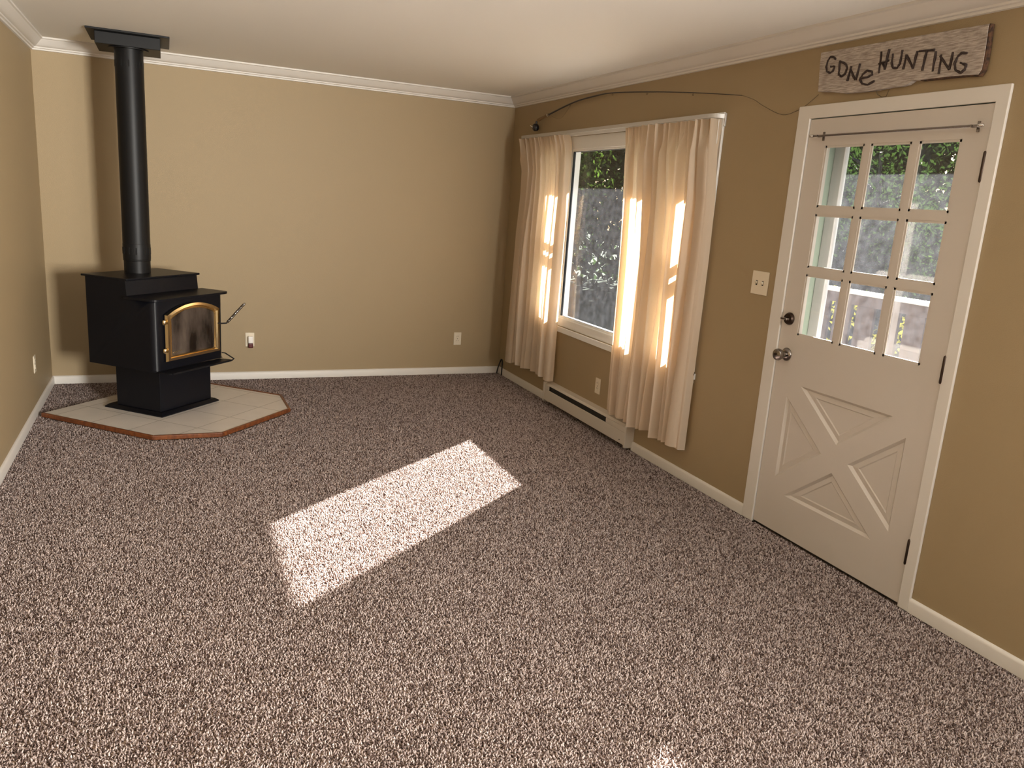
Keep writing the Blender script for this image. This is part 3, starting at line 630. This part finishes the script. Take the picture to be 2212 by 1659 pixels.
# ------------------------------------------------------------------ hearth pad
SX, SY, SR = -2.862, -.793, math.pi/2-.761
he = empty('hearth_pad', (SX, SY, 0), SR, label='low clipped-corner tiled hearth pad with wood edging under the stove', cat='hearth')
hp = [(-.600, .432), (-.606, -.491), (-.334, -.787), (.372, -.785), (.655, -.503), (.640, .432)]
inn = [(-.582, .432), (-.588, -.483), (-.326, -.769), (.364, -.767), (.637, -.495), (.622, .432)]
MB().plate(inn, [], lambda x, y: (x, y, .002), lambda x, y: (x, y, .024)).build('tile_top', 'tile', he)
for i in range(5):
    a, b, c, d = hp[i], hp[i+1], inn[i+1], inn[i]
    MB().plate([a, b, c, d], [], lambda x, y: (x, y, .001), lambda x, y: (x, y, .029)).build('wood_edging', 'wood', he, bevel=.004, seg=3)

# ------------------------------------------------------------------ wood stove (local: x right, -y front, z up)
st = empty('wood_stove', (SX, SY, .024), SR, label='black steel wood stove with arched brass door on a pedestal', cat='wood stove')
Z = .024
def sb(mb, name, m, parent=st, **k):
    mb.v = [(v[0], v[1], v[2]-Z) for v in mb.v]; return mb.build(name, m, parent, **k)
# base plate with chamfered rim
mb = MB(); b0 = rect(-.271, .246, .271, -.246); b1 = rect(-.250, .225, .250, -.225)
mb.add([(x, y, .025) for x, y in b0]+[(x, y, .032) for x, y in b0]+[(x, y, .048) for x, y in b1],
    [(3,2,1,0),(0,1,5,4),(1,2,6,5),(2,3,7,6),(3,0,4,7),(4,5,9,8),(5,6,10,9),(6,7,11,10),(7,4,8,11),(8,9,10,11)]); sb(mb, 'base_plate', 'iron')
sb(MB().box((-.238, .169, .046), (.238, -.204, .36)), 'pedestal', 'iron', bevel=.004)
# firebox: side profile (y, z)
pf = [(.305, .335), (.305, .907), (-.028, .907), (-.040, .797), (-.257, .797), (-.257, .345), (-.245, .335)]
mb = MB().plate(pf, [], lambda y, z: (-.319, y, z), lambda y, z: (.319, y, z))
bo = sb(mb, 'firebox', 'iron')
me = bo.data; bm = bmesh.new(); bm.from_mesh(me)
ed = [e for e in bm.edges if abs(e.verts[0].co.y+.257) < 1e-4 and abs(e.verts[1].co.y+.257) < 1e-4 and abs(e.verts[0].co.x-e.verts[1].co.x) < 1e-4 and e.calc_length() > .2]
bmesh.ops.bevel(bm, geom=ed, offset=.045, segments=8, affect='EDGES', profile=.5); bm.to_mesh(me); bm.free()
me.polygons.foreach_set('use_smooth', [True]*len(me.polygons)); me.set_sharp_from_angle(angle=R(30))
def rounded(x0, y0, x1, y1, r, front=True):
    p = [(x0, y1), (x1, y1)]
    for cx, cy, a0 in ((x1-r, y0+r, 0), (x0+r, y0+r, -90)):
        for k in range(7):
            a = R(a0-90*k/6); p.append((cx+r*math.cos(a), cy+r*math.sin(a)))
    return p
def rplate(mb, p, z0, z1): return mb.plate(p, [], lambda x, y: (x, y, z0), lambda x, y: (x, y, z1))
sb(rplate(MB(), rect(-.328, .335, .328, -.050), .907, .921), 'top_plate', 'iron', bevel=.005)
sb(rplate(MB(), rounded(-.350, -.292, .350, -.043, .05), .797, .812), 'step_plate', 'iron', bevel=.005)
# door: arched outline
def arch(hw, zb, zs, za, n=18):
    sag = za-zs; rr = (hw*hw+sag*sag)/(2*sag); cz = za-rr; a0 = math.asin(hw/rr)
    return [(-hw, zb), (hw, zb)]+[(rr*math.sin(a0-2*a0*k/n), cz+rr*math.cos(a0-2*a0*k/n)) for k in range(n+1)]
XZ = lambda d: (lambda x, z: (x, d, z))
out_, mid, inn_ = arch(.246, .398, .706, .769), arch(.222, .421, .690, .748), arch(.200, .437, .676, .727)
do = sb(MB().plate(out_, [], XZ(-.257), XZ(-.270)), 'door', 'iron')
mb = MB(); n = len(out_)
ring = [[(x, -.268, z) for x, z in out_], [(x, -.288, z) for x, z in arch(.240, .404, .703, .764)], [(x, -.290, z) for x, z in mid], [(x, -.277, z) for x, z in arch(.214, .427, .685, .740)], [(x, -.277, z) for x, z in arch(.207, .432, .680, .734)], [(x, -.283, z) for x, z in arch(.204, .434, .678, .731)], [(x, -.272, z) for x, z in inn_]]
vs = [p for l in ring for p in l]; fs = []
for k in range(len(ring)-1):
    for i in range(n): fs.append((k*n+i, k*n+(i+1) % n, (k+1)*n+(i+1) % n, (k+1)*n+i))
sb(mb.add(vs, fs), 'brass_arch_frame', 'brass', do, smooth=35)['label'] = 'polished brass arched door frame'
sb(MB().plate(arch(.203, .434, .677, .729), [], XZ(-.2705), XZ(-.274)), 'door_glass', 'soot', do)['label'] = 'dark sooty door glass'
# small gold script mark in the corner of the glass
pts = []
for k in range(41):
    t = k/40; pts.append((-.188+.078*t, -.2748, .449+.010*t+.0055*math.sin(t*38)*(1-.3*t)))
sb(MB().tube(pts, .0013, 5), 'gold_script', 'brassdark', do)
for z in (.660, .474):
    sb(MB().lathe([(0, -.016), (.010, -.015), (.013, -.008), (.013, .008), (.010, .015), (0, .016)], (-.262, -.280, z), (0, 0, 1), 14), 'hinge', 'brass', do, smooth=40)
ha = sb(MB().tube([(.222, -.285, .600), (.255, -.297, .596), (.290, -.305, .594), (.320, -.309, .615)], .0055, 8), 'handle', 'black', do, smooth=60)
pts = []; A0, B0 = Vector((.300, -.307, .600)), Vector((.452, -.318, .706)); ax = (B0-A0).normalized(); p1 = ax.orthogonal().normalized(); p2 = ax.cross(p1)
for k in range(17*8+1):
    a = k/8*2*math.pi; pts.append(A0+(B0-A0)*k/(17*8)+(p1*math.cos(a)+p2*math.sin(a))*.0085)
sb(MB().tube(pts, .0022, 5), 'coil_grip', 'nickel', ha, smooth=60)
sb(MB().tube([A0, B0], .0055, 8).lathe([(0, 0), (.010, .002), (.011, .014), (.007, .024), (0, .026)], B0, ax, 12), 'handle_knob', 'chrome', ha, smooth=50)
# ash lip
lp = [(-.285, -.250), (.285, -.250), (.300, -.330), (.285, -.352), (-.270, -.352), (-.285, -.330)]
sb(rplate(MB(), lp, .326, .336).tube([(-.275, -.350, .334), (.292, -.350, .334)], .006, 8), 'ash_lip', 'iron', bevel=.003)
sb(MB().tube([(.300, -.252, .375), (.312, -.270, .373), (.318, -.345, .338), (.290, -.350, .334)], .0045, 8), 'lip_rod', 'black')
sb(MB().box((.225, -.205, .29), (.24, -.206, .315)), 'bracket', 'chrome')  # bright chip standing in for a small highlight on the pedestal

# ------------------------------------------------------------------ stovepipe and ceiling support
PX, PY = -2.998, -.640
sp = empty('stovepipe', (PX, PY, .921), label='tall black stovepipe from stove top up to the ceiling', cat='stovepipe')
def po(mb, name, m, parent=sp, **k):
    mb.v = [(v[0]-PX, v[1]-PY, v[2]-.921) for v in mb.v]; return mb.build(name, m, parent, **k)
po(MB().lathe([(.0855, 1.03), (.0855, 2.352)], (PX, PY, 0), (0, 0, 1), 40), 'upper_pipe', 'pipe', smooth=40)
po(MB().lathe([(.083, .921), (.083, 1.0), (.0865, 1.003), (.0865, 1.008), (.084, 1.011), (.084, 1.035)], (PX, PY, 0), (0, 0, 1), 40), 'lower_collar', 'pipe', smooth=40)
po(MB().lathe([(.0868, 1.012), (.0868, 1.035), (.0868, 1.11), (.0855, 1.115)], (PX, PY, 0), (0, 0, 1), 40), 'slip_section', 'pipe', smooth=40)
def slots(z0, z1, rad, nn):
    for k in range(nn):
        if k % 4 == 3: continue
        mb = MB()
        a = 2*math.pi*k/nn; c, s = math.cos(a), math.sin(a); h = .004
        q = []
        for rr in (rad-.002, rad+.0006):
            for dz, dt in ((z0, -h), (z0, h), (z1, h), (z1, -h)): q.append((PX+rr*c-dt*s, PY+rr*s+dt*c, dz))
        mb.add(q, [(0,1,2,3),(4,7,6,5),(0,4,5,1),(1,5,6,2),(2,6,7,3),(3,7,4,0)]); po(mb, 'vent_slot', 'slot')
slots(1.045, 1.09, .0875, 24); slots(2.235, 2.275, .0855, 24)
bx = empty('ceiling_support_box', (-2.995, -.555, H), label='black square stovepipe support box fixed to the ceiling', cat='ceiling box')
def bo_(mb, name, m, **k):
    mb.v = [(v[0]+2.995, v[1]+.555, v[2]-H) for v in mb.v]; return mb.build(name, m, bx, **k)
bo_(MB().box((-3.232, -.795, H-.012), (-2.755, -.315, H-.0005)), 'trim_plate', 'pipe', bevel=.002)
bo_(MB().plate(rect(-3.185, -.745, -2.810, -.370), [], lambda x, y: (x, y, 2.350), lambda x, y: (x, y, H-.012)), 'box', 'pipe', bevel=.003)
bo_(MB().lathe([(.087, 0), (.118, 0), (.118, .006), (.087, .010)], (PX, PY, 2.342), (0, 0, 1), 36), 'collar_ring', 'pipe', smooth=40)
